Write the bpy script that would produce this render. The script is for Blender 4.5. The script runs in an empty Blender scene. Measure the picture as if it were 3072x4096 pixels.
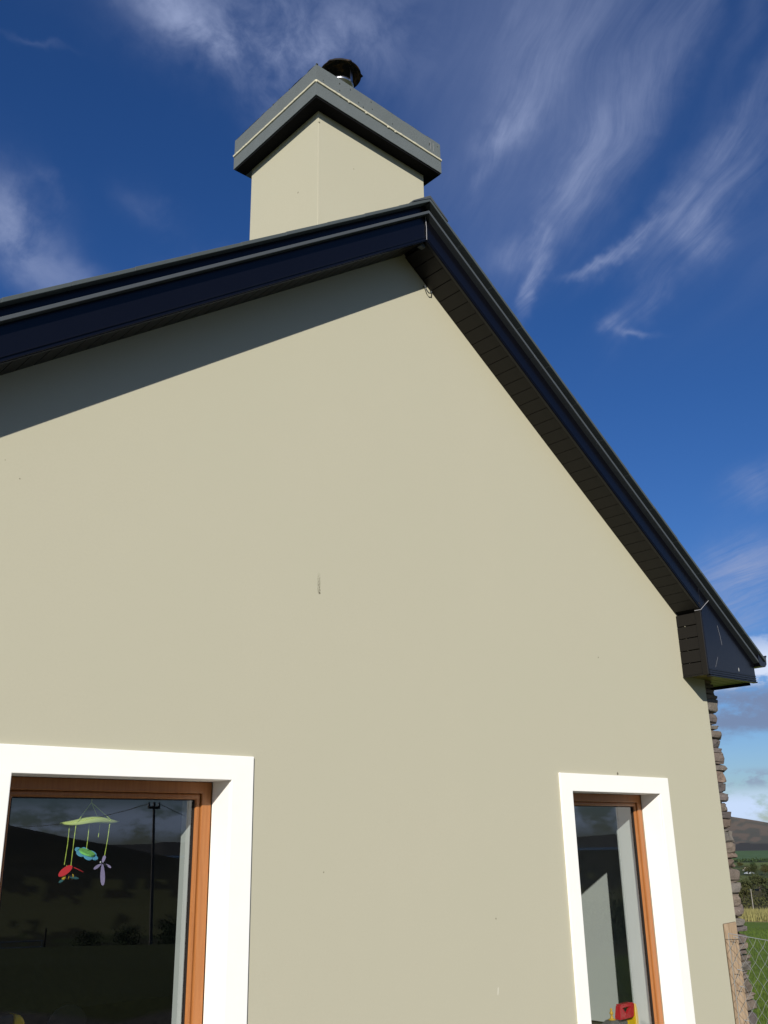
import bpy, bmesh, math, random
from math import radians as R, sin, cos, tan, pi, sqrt, atan2
from mathutils import Vector, Matrix, noise as mnoise
random.seed(7)
S = bpy.context.scene
col = S.collection

# ------------------------------------------------------------------ camera
F_PX, YAW, PITCH, ROLL = 3747.992, 0.74379, 0.33722, -0.01918
CAM = Vector((-3.9384, -4.0308, 1.3484))
_fw = Vector((sin(YAW)*cos(PITCH), cos(YAW)*cos(PITCH), sin(PITCH)))
_r0 = Vector((cos(YAW), -sin(YAW), 0)); _u0 = _r0.cross(_fw)
_r = _r0*cos(ROLL) + _u0*sin(ROLL); _u = -_r0*sin(ROLL) + _u0*cos(ROLL)
cd = bpy.data.cameras.new('camera'); co_ = bpy.data.objects.new('camera', cd); col.objects.link(co_)
cd.sensor_fit = 'VERTICAL'; cd.sensor_height = 36.0; cd.lens = F_PX/4096*36.0
cd.clip_start = 0.05; cd.clip_end = 60000
m = Matrix((_r, _u, -_fw)).transposed().to_4x4(); m.translation = CAM
co_.matrix_world = m
S.camera = co_

# ------------------------------------------------------------------ light
SUN = Vector((-1.06, -1.0, 0.65)).normalized()
SUN_EL = math.asin(SUN.z); SUN_AZ = atan2(SUN.x, SUN.y)
ld = bpy.data.lights.new('sun', 'SUN'); ld.energy = 4.8; ld.angle = R(0.5); ld.color = (1.0, 0.945, 0.865)
lo = bpy.data.objects.new('sun', ld); col.objects.link(lo); lo.rotation_euler = SUN.to_track_quat('Z', 'Y').to_euler()
lo.location = (-20, -20, 15)
S.view_settings.view_transform = 'Standard'; S.view_settings.look = 'None'
S.view_settings.gamma = 1; S.view_settings.exposure = 0.20; S.view_settings.use_curve_mapping = False
SKY_STRENGTH = 0.055

# ------------------------------------------------------------------ node helpers
class NT:
    def __init__(s, tree): s.t = tree; s.n = tree.nodes; s.l = tree.links
    def new(s, typ, **kw):
        nd = s.n.new(typ)
        for k, v in kw.items(): setattr(nd, k, v)
        return nd
    def put(s, sock, v):
        if hasattr(v, 'is_output') or isinstance(v, bpy.types.NodeSocket): s.l.new(v, sock)
        else: sock.default_value = v
    def math(s, op, a, b=0.0, c=None, clamp=False):
        nd = s.new('ShaderNodeMath', operation=op, use_clamp=clamp)
        s.put(nd.inputs[0], a); s.put(nd.inputs[1], b)
        if c is not None: s.put(nd.inputs[2], c)
        return nd.outputs[0]
    def vmath(s, op, a, b=(0, 0, 0)):
        nd = s.new('ShaderNodeVectorMath', operation=op)
        s.put(nd.inputs[0], a); s.put(nd.inputs[1], b)
        return nd.outputs['Value'] if op in ('DOT_PRODUCT', 'LENGTH', 'DISTANCE') else nd.outputs[0]
    def scale(s, v, k):
        nd = s.new('ShaderNodeVectorMath', operation='SCALE'); s.put(nd.inputs[0], v); s.put(nd.inputs['Scale'], k); return nd.outputs[0]
    def sep(s, v):
        nd = s.new('ShaderNodeSeparateXYZ'); s.put(nd.inputs[0], v); return nd.outputs
    def comb(s, x, y, z):
        nd = s.new('ShaderNodeCombineXYZ')
        for i, q in enumerate((x, y, z)): s.put(nd.inputs[i], q)
        return nd.outputs[0]
    def noise(s, v, scale, detail=4, rough=0.5, dist=0.0):
        nd = s.new('ShaderNodeTexNoise')
        if v is not None: s.put(nd.inputs['Vector'], v)
        nd.inputs['Scale'].default_value = scale; nd.inputs['Detail'].default_value = detail
        nd.inputs['Roughness'].default_value = rough; nd.inputs['Distortion'].default_value = dist
        return nd.outputs['Fac']
    def noisec(s, v, scale, detail=3, rough=0.5):
        nd = s.new('ShaderNodeTexNoise'); s.put(nd.inputs['Vector'], v)
        nd.inputs['Scale'].default_value = scale; nd.inputs['Detail'].default_value = detail; nd.inputs['Roughness'].default_value = rough
        return nd.outputs['Color']
    def ss(s, v, a, b):
        nd = s.new('ShaderNodeMapRange', interpolation_type='SMOOTHSTEP'); s.put(nd.inputs[0], v)
        nd.inputs[1].default_value = a; nd.inputs[2].default_value = b; return nd.outputs[0]
    def mix(s, f, a, b, mode='MIX'):
        nd = s.new('ShaderNodeMix', data_type='RGBA', blend_type=mode)
        s.put(nd.inputs[0], f); s.put(nd.inputs[6], a if not isinstance(a, tuple) else (*a, 1)[:4]); s.put(nd.inputs[7], b if not isinstance(b, tuple) else (*b, 1)[:4])
        return nd.outputs[2]

# ------------------------------------------------------------------ world: sky and cirrus
def azel(az, el):
    az, el = R(az), R(el); return Vector((sin(az)*cos(el), cos(az)*cos(el), sin(el)))
W = bpy.data.worlds.new('World'); S.world = W; W.use_nodes = True
w = NT(W.node_tree); w.n.clear()
tc = w.new('ShaderNodeTexCoord').outputs['Generated']
sky = w.new('ShaderNodeTexSky', sky_type='NISHITA'); sky.sun_disc = False
sky.sun_elevation = SUN_EL; sky.sun_rotation = SUN_AZ % (2*pi)
sky.air_density = 1.0; sky.dust_density = 0.35; sky.ozone_density = 2.2; sky.altitude = 60
hs = w.new('ShaderNodeHueSaturation'); hs.inputs['Saturation'].default_value = 1.22; hs.inputs['Value'].default_value = 1.0
w.l.new(sky.outputs[0], hs.inputs['Color'])
zt0 = w.sep(tc)[2]
tint = w.mix(w.ss(zt0, 0.03, 0.38), (0.74, 0.93, 1.36), (0.67, 0.91, 1.38))
skyc = w.mix(1.0, hs.outputs[0], tint, 'MULTIPLY')
x, y, z = w.sep(tc)
zz = w.math('MAXIMUM', z, 0.06)
px = w.math('DIVIDE', x, zz); py = w.math('DIVIDE', y, zz)
sa = R(30.8)
al = w.math('ADD', w.math('MULTIPLY', px, sin(sa)), w.math('MULTIPLY', py, cos(sa)))
ac = w.math('SUBTRACT', w.math('MULTIPLY', px, cos(sa)), w.math('MULTIPLY', py, sin(sa)))
wob = w.noise(w.comb(al, ac, 0.0), 1.3, 3)
ac2 = w.math('ADD', ac, w.math('MULTIPLY', wob, 0.30))
fib = w.noise(w.comb(w.math('MULTIPLY', al, 0.8), w.math('MULTIPLY', ac2, 6.5), 0.3), 1.0, 7, 0.66)
band = w.noise(w.comb(w.math('MULTIPLY', al, 0.35), w.math('MULTIPLY', ac2, 2.6), 4.7), 1.0, 3, 0.5)
fine = w.noise(w.comb(w.math('MULTIPLY', al, 2.6), w.math('MULTIPLY', ac2, 17.0), 2.0), 1.0, 6, 0.68)
nw = w.noisec(tc, 9.0, 4, 0.6)
warp = w.vmath('ADD', w.scale(w.vmath('SUBTRACT', nw, (0.5, 0.5, 0.5)), 0.055), w.scale(w.vmath('SUBTRACT', w.noisec(tc, 38.0, 3, 0.6), (0.5, 0.5, 0.5)), 0.016))
nd_ = w.vmath('ADD', tc, warp)
def blob(az, el, ra, rb, ang, amp):
    """soft patch of cirrus round a compass direction; ra along ang (deg from right), rb across, in degrees"""
    c = azel(az, el); e1 = azel(az+90, 0); e2 = c.cross(e1)*-1
    if e2.z < 0: e2 = -e2
    a = R(ang); t1 = e1*cos(a) + e2*sin(a); t2 = -e1*sin(a) + e2*cos(a)
    dv = w.vmath('SUBTRACT', nd_, tuple(c))
    p = w.math('DIVIDE', w.vmath('DOT_PRODUCT', dv, tuple(t1)), R(ra)); q = w.math('DIVIDE', w.vmath('DOT_PRODUCT', dv, tuple(t2)), R(rb))
    d2 = w.math('ADD', w.math('MULTIPLY', p, p), w.math('MULTIPLY', q, q))
    return w.math('MULTIPLY', w.math('EXPONENT', w.math('MULTIPLY', d2, -1.0)), amp)
def summed(lst):
    acc = lst[0]
    for b in lst[1:]: acc = w.math('ADD', acc, b)
    return acc
isoa = w.noise(w.vmath('ADD', tc, w.scale(w.noisec(tc, 5.0, 3, .6), 0.12)), 11.0, 7, 0.62)
iso = w.math('ADD', 0.18, w.math('MULTIPLY', w.ss(isoa, 0.30, 0.68), 1.05))
LEFT_CIRRUS = [(26.0, 47.6, 3.4, 1.4, -38, .30), (30.5, 45.7, 3.8, 1.3, -26, .42), (34.0, 48.0, 6.0, 2.8, 0, .36), (36.5, 45.6, 3.2, 1.4, 8, .42), (41, 45.5, 4.5, 2.2, 15, .26), (34.5, 42.3, 1.6, 1.2, -50, .22), (37.2, 40.4, 1.3, 1.2, 60, .18),
    (17.2, 34.4, 2.4, 2.0, -42, .55), (19.3, 36.6, 1.0, .45, -55, .22), (21.0, 31.6, 3.2, 1.2, -25, .36), (26.5, 36.3, 1.6, .9, -20, .10), (31.0, 33.2, 2.2, .9, 0, .30), (17.6, 43.6, 1.8, .18, 0, .07)]
CIRRUS = [  # az, el, along, across, angle, strength
    (52.0, 40.9, 1.7, 0.8, 25, 0.42), (55.5, 43.5, 5.0, 1.5, 52, 0.30), (50.6, 39.0, 1.6, .5, 60, .2),
    (53.2, 31.9, 1.5, 0.42, 66, 0.60), (54.2, 34.2, 1.5, 0.5, 75, 0.48), (52.4, 33.6, 1.3, 0.9, -10, 0.25), (57, 36.8, 3.6, 1.3, 52, 0.34), (61, 41.5, 5.5, 1.9, 55, 0.28),
    (57.3, 32.5, 1.7, 0.28, 14, 0.45), (60.2, 33.4, 2.2, 0.35, 30, 0.42), (64.2, 33.3, 1.2, 1.2, 60, 0.42), (66.5, 36.0, 4.0, 1.6, 45, 0.30), (62, 34.2, 2.6, .8, 35, .2),
    (58.4, 29.1, 0.7, 0.55, 40, 0.55), (59.3, 28.6, 1.0, 0.22, -12, 0.35), (60.2, 30.6, 2.6, 0.8, 50, 0.26),
    (66.0, 44.0, 7.0, .9, 52, .16), (69.5, 39.6, 6.0, .8, 48, .16), (61.5, 38.2, 5.0, .7, 52, .10), (72, 45, 6, .8, 50, .10), (56.0, 48.0, 6.0, 1.0, 58, .16),
    (64.3, 14.3, 2.8, 1.6, 10, 0.60), (65.5, 18.8, 1.5, 0.9, 10, 0.26), (63.5, 11.6, 2.0, 1.2, 5, 0.35), (60, 13.8, 1.5, .7, 15, .25),
]
cirl = w.math('MULTIPLY', summed([blob(*b) for b in LEFT_CIRRUS]), iso)
cir = w.math('MULTIPLY', summed([blob(*b) for b in CIRRUS]), w.math('ADD', 0.20, w.math('MULTIPLY', w.ss(w.math('ADD', w.math('MULTIPLY', fib, .58), w.math('MULTIPLY', fine, .42)), 0.33, 0.66), 1.08)))
upper = w.ss(z, 0.42, 0.62)
veil = w.math('MULTIPLY', w.math('MULTIPLY', w.ss(band, 0.36, 0.66), w.math('ADD', 0.5, w.math('MULTIPLY', fine, 0.9))), w.math('MULTIPLY', w.math('MULTIPLY', upper, w.ss(w.vmath('DOT_PRODUCT', tc, (cos(R(40)), -sin(R(40)), 0)), -0.02, 0.16)), 0.22))
cf = w.math('MINIMUM', w.math('ADD', w.math('ADD', cir, cirl), veil), 0.92)
c1 = w.mix(cf, skyc, (4.9, 5.9, 9.2))
# cumulus low over the hills
cn = w.noise(w.vmath('MULTIPLY', tc, (1, 1, 2.2)), 16.0, 7, 0.62)
cumask = w.math('MULTIPLY', w.ss(w.math('ABSOLUTE', w.math('SUBTRACT', z, 0.155)), 0.045, 0.0), 1.0)
cumd = w.math('MULTIPLY', w.ss(w.math('ABSOLUTE', w.math('SUBTRACT', w.math('ADD', z, w.math('MULTIPLY', w.math('SUBTRACT', cn, 0.5), 0.05)), 0.116)), 0.030, 0.010), w.ss(cn, 0.34, 0.56))
cumw = w.math('MULTIPLY', w.ss(w.math('ADD', w.math('MULTIPLY', cumask, 0.42), cn), 0.66, 0.80), cumask)
cuml = w.math('MULTIPLY', w.ss(w.math('ABSOLUTE', w.math('SUBTRACT', z, 0.022)), 0.026, 0.004), w.ss(cn, 0.40, 0.55))
cums = w.math('MULTIPLY', w.ss(w.math('ABSOLUTE', w.math('SUBTRACT', z, 0.050)), 0.012, 0.002), w.ss(cn, 0.50, 0.60))
c2 = w.mix(w.math('MINIMUM', cumw, .95), c1, (11.0, 12.2, 15.0))
c3 = w.mix(w.math('MULTIPLY', cumd, 0.85), c2, (2.9, 3.7, 5.9))
c4 = w.mix(w.math('MULTIPLY', cuml, 0.9), c3, (9.6, 11.8, 16.0))
c5 = w.mix(w.math('MULTIPLY', cums, 0.7), c4, (4.2, 5.0, 7.2))
bg = w.new('ShaderNodeBackground'); bg.inputs['Strength'].default_value = SKY_STRENGTH
w.l.new(c5, bg.inputs['Color']); wo = w.new('ShaderNodeOutputWorld'); w.l.new(bg.outputs[0], wo.inputs[0])

# ------------------------------------------------------------------ materials
def mat(name, color, rough=0.6, spec=0.4, metal=0.0, var=0.0, vscale=6.0, bump=0.0, bscale=200.0, coat=0.0, hook=None, bdist=0.002):
    M = bpy.data.materials.new(name); M.use_nodes = True; t = NT(M.node_tree)
    b = t.n['Principled BSDF']; b.inputs['Roughness'].default_value = rough; b.inputs['Metallic'].default_value = metal
    b.inputs['Specular IOR Level'].default_value = spec; b.inputs['Coat Weight'].default_value = coat; b.inputs['Coat Roughness'].default_value = 0.12
    pos = t.new('ShaderNodeNewGeometry').outputs['Position']
    c = (*color, 1)
    if var:
        n1 = t.noise(pos, vscale, 5, 0.6); n2 = t.noise(pos, vscale*7, 3, 0.6)
        k = t.math('ADD', 1-var*0.9, t.math('MULTIPLY', t.math('ADD', t.math('MULTIPLY', n1, 1.2), t.math('MULTIPLY', n2, 0.6)), var))
        c = t.vmath('SCALE', (*color,), (0, 0, 0)); nd = c.node; nd.inputs['Scale'].default_value = 1; t.l.new(k, nd.inputs['Scale'])
    if hook: c = hook(t, pos, c, b)
    t.put(b.inputs['Base Color'], c)
    if bump:
        bp = t.new('ShaderNodeBump'); bp.inputs['Strength'].default_value = bump; bp.inputs['Distance'].default_value = bdist
        t.l.new(t.noise(pos, bscale, 5, 0.65), bp.inputs['Height']); t.l.new(bp.outputs[0], b.inputs['Normal'])
    return M
def render_hook(t, pos, c, b):
    # fine sand float grain, faint trowel blotches, and the few stains the wall has
    g = t.math('ADD', t.math('MULTIPLY', t.noise(pos, 420, 2, 0.7), .6), t.math('MULTIPLY', t.noise(pos, 75, 3, 0.7), .5)); bl = t.noise(t.vmath('MULTIPLY', pos, (1, 1, .5)), 0.9, 4, 0.6)
    k = t.math('ADD', 0.848, t.math('ADD', t.math('MULTIPLY', g, 0.16), t.math('ADD', t.math('MULTIPLY', bl, 0.055), t.math('MULTIPLY', t.noise(pos, 7.0, 5, 0.65), 0.022))))
    nd = t.new('ShaderNodeVectorMath', operation='SCALE'); t.put(nd.inputs[0], c if not isinstance(c, tuple) else c[:3]); t.put(nd.inputs['Scale'], k)
    cc = t.mix(t.ss(t.noise(pos, 1.1, 3), 0.30, 0.75), nd.outputs[0], (0.446, 0.428, 0.316))
    sx, sy, sz = t.sep(pos)
    fr = t.ss(t.math('ABSOLUTE', sy), 0.06, 0.02)
    st = t.noise(t.vmath('MULTIPLY', pos, (230, 1, 45)), 1.0, 3, 0.7)
    wid = t.ss(t.math('ABSOLUTE', t.math('ADD', sx, 0.740)), 0.013, 0.007)
    ver = t.math('MULTIPLY', t.ss(sz, 2.665, 2.685), t.ss(sz, 2.80, 2.745))
    streak = t.math('MULTIPLY', t.math('MULTIPLY', wid, ver), t.math('MULTIPLY', fr, t.ss(st, 0.40, 0.66)))
    cc = t.mix(t.math('MULTIPLY', streak, 0.85), cc, (0.10, 0.09, 0.055))
    pts = [(-0.736, 0, 2.672, .008), (-0.733, 0, 2.69, .005), (2.003, 0, 1.772, .012), (-2.473, 0, 2.93, .005), (-2.55, 0, 3.002, .003),
           (-0.528, 0.2907, 6.283, .010), (-0.5368, 0.524, 5.804, .008), (-.2, 0.2907, 6.05, .005), (.61, 0, .9, .006), (-0.7, 0, 1.2, .005), (1.9, 0, 2.6, .006)]
    for a, bq, cq, r in pts:
        d = t.math('ADD', t.vmath('DISTANCE', pos, (a, bq, cq)), t.math('MULTIPLY', t.noise(pos, 160, 1), 0.010))
        cc = t.mix(t.math('MULTIPLY', t.ss(d, r+.006, r), 0.85), cc, (0.07, 0.06, 0.04))
    sc = t.math('MULTIPLY', t.ss(t.math('ABSOLUTE', t.math('SUBTRACT', t.math('ADD', sx, t.math('MULTIPLY', sz, -0.18)), 0.502)), .007, .003), t.math('MULTIPLY', t.ss(t.math('ABSOLUTE', t.math('SUBTRACT', sz, 0.515)), .025, .012), fr))
    cc = t.mix(t.math('MULTIPLY', sc, .6), cc, (.66, .65, .55))
    return cc
M_RENDER = mat('sand_float_render', (0.462, 0.440, 0.326), 0.92, 0.15, bump=0.35, bscale=330, hook=render_hook)
M_WHITE = mat('cream_white_masonry_paint', (0.86, 0.85, 0.785), 0.75, 0.25, var=0.05, bump=0.12, bscale=160)
M_CAP = mat('grey_masonry_paint', (0.120, 0.138, 0.138), 0.85, 0.25, var=0.22, vscale=9, bump=0.5, bscale=120, bdist=.004)
M_JOINT = mat('pale_joint_sealant', (0.60, 0.57, 0.42), 0.7, var=0.1)
M_MOSS = mat('black_lichen', (0.03, 0.035, 0.025), 0.95, var=.3)
M_FASCIA = mat('navy_black_gloss_pvc', (0.0028, 0.0029, 0.0048), 0.25, 0.38, var=0.25, vscale=2.5)
M_SOFFIT = mat('dark_brown_pvc_soffit', (0.0068, 0.0056, 0.0050), 0.45, 0.3, var=0.2, vscale=5)
M_BLACK = mat('black_gap', (0.006, 0.006, 0.007), 0.8, 0.1)
M_STRIP = mat('grey_fibre_cement', (0.058, 0.068, 0.076), 0.75, 0.3, var=0.15, vscale=8)
M_SLATE = mat('dark_fibre_cement_slate', (0.060, 0.074, 0.076), 0.7, 0.35, var=0.25, vscale=6, bump=0.3, bscale=60)
M_SEAL = mat('whitish_silicone_bead', (0.27, 0.27, 0.28), 0.6)
def wood_hook(base, dark):
    def h(t, pos, c, b):
        g = t.noise(t.vmath('MULTIPLY', pos, (70, 70, 3.0)), 1.0, 5, 0.65)
        return t.mix(t.ss(g, 0.32, 0.68), dark, base)
    return h
M_WOOD = mat('varnished_oak_brown', (0.4, 0.15, 0.03), 0.38, 0.45, hook=wood_hook((0.34, 0.132, 0.036), (0.29, 0.106, 0.027)))
M_GASKET = mat('black_gasket', (0.012, 0.008, 0.006), 0.6)
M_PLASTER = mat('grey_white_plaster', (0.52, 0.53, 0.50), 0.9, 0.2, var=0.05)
M_ROOMDARK = mat('shade_toned_room_finish', (0.16, 0.15, 0.13), 0.9, 0.2, var=0.1)  # room's dimness put into the colour, darker than the sunlit wall's plaster
M_FLOOR = mat('brown_floor', (0.06, 0.04, 0.025), 0.6, var=.2)
M_STEEL = mat('stainless_steel', (0.55, 0.55, 0.56), 0.28, metal=1.0, var=.1)
def rust_hook(t, pos, c, b):
    return t.mix(t.ss(t.noise(pos, 14, 4), .48, .66), (0.012, 0.010, 0.009), (0.10, 0.058, 0.022))
M_COWL = mat('dark_rusted_steel', (0.02, 0.018, 0.015), 0.75, 0.3, hook=rust_hook)  # near-black steel with brown rust patches
M_GREYMETAL = mat('grey_metal', (0.30, 0.30, 0.30), 0.4, metal=0.8)
M_GALV = mat('galvanised_wire', (0.42, 0.44, 0.43), 0.45, metal=0.55)
def post_hook(t, pos, c, b):
    g = t.noise(t.vmath('MULTIPLY', pos, (110, 110, 5.0)), 1.0, 5, 0.7)
    k = t.ss(t.noise(t.vmath('MULTIPLY', pos, (1, 1, .4)), 22, 3), .62, .75)
    return t.mix(t.math('MULTIPLY', k, .5), t.mix(t.ss(g, .3, .7), (0.18, 0.125, 0.075), (0.33, 0.25, 0.168)), (.12, .07, .04))
M_POST = mat('weathered_timber', (0.34, 0.26, 0.17), 0.9, 0.15, bump=.4, bscale=90, hook=post_hook)
def stone_hook(t, pos, c, b):
    at = t.new('ShaderNodeAttribute'); at.attribute_name = 'tint'
    n = t.noise(pos, 22, 6, .7); n2 = t.noise(t.vmath('MULTIPLY', pos, (1, 1, 3)), 45, 4, .6)
    k = t.math('ADD', .20, t.math('ADD', t.math('MULTIPLY', n, .6), t.math('MULTIPLY', n2, .4)))
    nd = t.new('ShaderNodeVectorMath', operation='SCALE'); t.put(nd.inputs[0], at.outputs['Color']); t.put(nd.inputs['Scale'], k)
    lich = t.ss(t.noise(pos, 30, 4, .6), .64, .72)
    return t.mix(t.math('MULTIPLY', lich, .6), nd.outputs[0], (.42, .40, .35))
M_STONE = mat('brown_field_stone', (0.2, 0.15, 0.11), 0.92, 0.2, bump=.9, bscale=70, hook=stone_hook, bdist=.008)
M_GLASS = bpy.data.materials.new('window_glass'); M_GLASS.use_nodes = True
g = NT(M_GLASS.node_tree); g.n.clear()
lw = g.new('ShaderNodeLayerWeight'); lw.inputs['Blend'].default_value = 0.5
f5 = g.math('POWER', lw.outputs['Facing'], 4.0)
fac = g.math('ADD', 0.108, g.math('MULTIPLY', f5, 0.85))
tr = g.new('ShaderNodeBsdfTransparent'); tr.inputs[0].default_value = (0.74, 0.78, 0.78, 1)
gl = g.new('ShaderNodeBsdfGlossy'); gl.inputs['Roughness'].default_value = 0.0; gl.inputs[0].default_value = (.92, .95, 1, 1)
mx = g.new('ShaderNodeMixShader'); g.l.new(fac, mx.inputs[0]); g.l.new(tr.outputs[0], mx.inputs[1]); g.l.new(gl.outputs[0], mx.inputs[2])
mo = g.new('ShaderNodeOutputMaterial'); g.l.new(mx.outputs[0], mo.inputs[0])
def flat(name, c, rough=.5, **k): return mat(name, c, rough, **k)

# ------------------------------------------------------------------ mesh helpers
class MB:
    def __init__(s): s.v = []; s.f = []; s.mi = []; s.tint = None
    def add(s, vs, fs, mi=0):
        o = len(s.v); s.v += [tuple(q) for q in vs]; s.f += [tuple(i+o for i in f) for f in fs]; s.mi += [mi]*len(fs)
    def box(s, x0, x1, y0, y1, z0, z1, mi=0):
        s.add([(x0, y0, z0), (x1, y0, z0), (x1, y1, z0), (x0, y1, z0), (x0, y0, z1), (x1, y0, z1), (x1, y1, z1), (x0, y1, z1)],
              [(0, 3, 2, 1), (4, 5, 6, 7), (0, 1, 5, 4), (1, 2, 6, 5), (2, 3, 7, 6), (3, 0, 4, 7)], mi)
    def prism(s, poly, y0, y1, mi=0):
        """polygon in (x, z), extruded along y"""
        a = sum(poly[i][0]*poly[(i+1) % len(poly)][1]-poly[(i+1) % len(poly)][0]*poly[i][1] for i in range(len(poly)))
        if a < 0: poly = poly[::-1]
        n = len(poly)
        s.add([(p[0], y0, p[1]) for p in poly]+[(p[0], y1, p[1]) for p in poly],
              [tuple(range(n)), tuple(range(2*n-1, n-1, -1))]+[(i, i+n, (i+1) % n+n, (i+1) % n) for i in range(n)], mi)
    def ring(s, o, i, y0, y1, mi=0):
        """rectangular ring; o and i are (x0, x1, z0, z1)"""
        c = lambda q: [(q[0], q[2]), (q[1], q[2]), (q[1], q[3]), (q[0], q[3])]
        O, I = c(o), c(i)
        vs = [(a, y0, b) for a, b in O]+[(a, y0, b) for a, b in I]+[(a, y1, b) for a, b in O]+[(a, y1, b) for a, b in I]
        fs = []
        for k in range(4):
            j = (k+1) % 4
            fs += [(k, j, j+4, k+4), (j+8, k+8, k+12, j+12), (j, k, k+8, j+8), (k+4, j+4, j+12, k+12)]
        s.add(vs, fs, mi)
    def tube(s, pts, r, n=6, mi=0, cap=True):
        pts = [Vector(p) for p in pts]; rs = r if isinstance(r, (list, tuple)) else [r]*len(pts)
        vs = []; up = None
        for k, p in enumerate(pts):
            d = (pts[min(k+1, len(pts)-1)]-pts[max(k-1, 0)]).normalized()
            a = d.orthogonal().normalized() if up is None else (up-d*up.dot(d)).normalized()
            up = a; b = d.cross(a)
            vs += [p+(a*cos(2*pi*i/n)+b*sin(2*pi*i/n))*rs[k] for i in range(n)]
        fs = [(k*n+i, k*n+(i+1) % n, (k+1)*n+(i+1) % n, (k+1)*n+i) for k in range(len(pts)-1) for i in range(n)]
        if cap: fs += [tuple(range(n))[::-1], tuple(range((len(pts)-1)*n, len(pts)*n))]
        s.add(vs, fs, mi)
    def lathe(s, prof, c, n=24, mi=0):
        cx, cy, cz = c; k = len(prof)
        vs = [(cx+r*cos(2*pi*i/n), cy+r*sin(2*pi*i/n), cz+h) for r, h in prof for i in range(n)]
        s.add(vs, [(j*n+i, j*n+(i+1) % n, (j+1)*n+(i+1) % n, (j+1)*n+i) for j in range(k-1) for i in range(n)], mi)
    def blob(s, c, r, sub=2, amp=.15, freq=2.0, mi=0, seed=0, sup=None):
        bm = bmesh.new(); bmesh.ops.create_icosphere(bm, subdivisions=sub, radius=1)
        vs = []
        for v in bm.verts:
            d = v.co.copy()
            if sup: d = Vector([math.copysign(abs(q)**sup, q) for q in d])
            k = 1+amp*mnoise.noise(v.co*freq+Vector((seed*3.7, seed*1.3, seed*.7)))
            vs.append((c[0]+d.x*r[0]*k, c[1]+d.y*r[1]*k, c[2]+d.z*r[2]*k))
        fs = [tuple(v.index for v in f.verts) for f in bm.faces]; bm.free(); s.add(vs, fs, mi)
    def build(s, name, mats, parent=None, bevel=0, smooth=False):
        me = bpy.data.meshes.new(name); me.from_pydata(s.v, [], s.f); me.update()
        for q in (mats if isinstance(mats, (list, tuple)) else [mats]): me.materials.append(q)
        me.polygons.foreach_set('material_index', s.mi)
        if smooth: me.polygons.foreach_set('use_smooth', [True]*len(me.polygons))
        o = bpy.data.objects.new(name, me); col.objects.link(o)
        if parent: o.parent = parent
        if bevel:
            b = o.modifiers.new('bevel', 'BEVEL'); b.width = bevel; b.segments = 2; b.limit_method = 'ANGLE'; b.angle_limit = R(35); b.harden_normals = False
        return o
def tag(o, label=None, cat=None, group=None, kind=None):
    for k, v in (('label', label), ('category', cat), ('group', group), ('kind', kind)):
        if v: o[k] = v
    return o
def empty(name, loc=(0, 0, 0)):
    o = bpy.data.objects.new(name, None); col.objects.link(o); o.location = loc; o.empty_display_size = .2; return o

# ------------------------------------------------------------------ terrain
def lerp_tab(tab, x):
    if x <= tab[0][0]: return tab[0][1]
    for (a, b), (c, d) in zip(tab, tab[1:]):
        if x <= c: return b+(d-b)*(x-a)/(c-a)
    return tab[-1][1]
def sm(a, b, x):
    t = min(1, max(0, (x-a)/(b-a))); return t*t*(3-2*t)
FRONT = [(0, -60), (1, -57.2), (2, -37.8), (4, -21.2), (6, -14.9), (8.5, -11.6), (12, -9.3), (16, -7.6), (25, -5.6), (40, -4.4), (60, -4.2), (120, -4.02), (300, -3.9), (440, -3.78), (600, -2.6), (700, -2.35), (1000, -1.86), (1200, -1.62), (1330, -1.46), (1500, -1.36), (2050, -.88), (2700, -.45), (3500, 0.0), (5500, .9), (7500, .6)]
BACK = [(0, -60), (1, -57.2), (2, -37.8), (4, -21.2), (6, -14.5), (8.5, -10.5), (16, -7.2), (40, -6.0), (80, -5.7), (130, -4.9), (200, -3.6), (400, -1.9), (900, -.80), (1500, -.75), (3000, -.8), (7500, -.7)]
def elev(d, az):
    az = az % 360
    f = lerp_tab(FRONT, d); b = lerp_tab(BACK, d)
    sky_f = min(3.0, max(.35, .9-.2*(az-61.8))) if az < 180 else 1.5
    f = f+sm(2500, 5500, d)*(sky_f-.9)
    sky_b = max(-.8, min(4, -.8+.205*(az-149.5)))
    b = b+sm(150, 900, d)*max(0, sky_b+.80)
    k = sm(85, 112, az)*(1-sm(290, 330, az))
    e = f*(1-k)+b*k
    if d > 300: e += .035*mnoise.noise(Vector((az*.5, d*.0012, 1.1)))*sm(2000, 4000, d)
    return e
def polar(d, az): return (CAM.x+d*sin(R(az)), CAM.y+d*cos(R(az)))
def ground_z(d, az): return CAM.z+d*tan(R(elev(d, az)))
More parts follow.
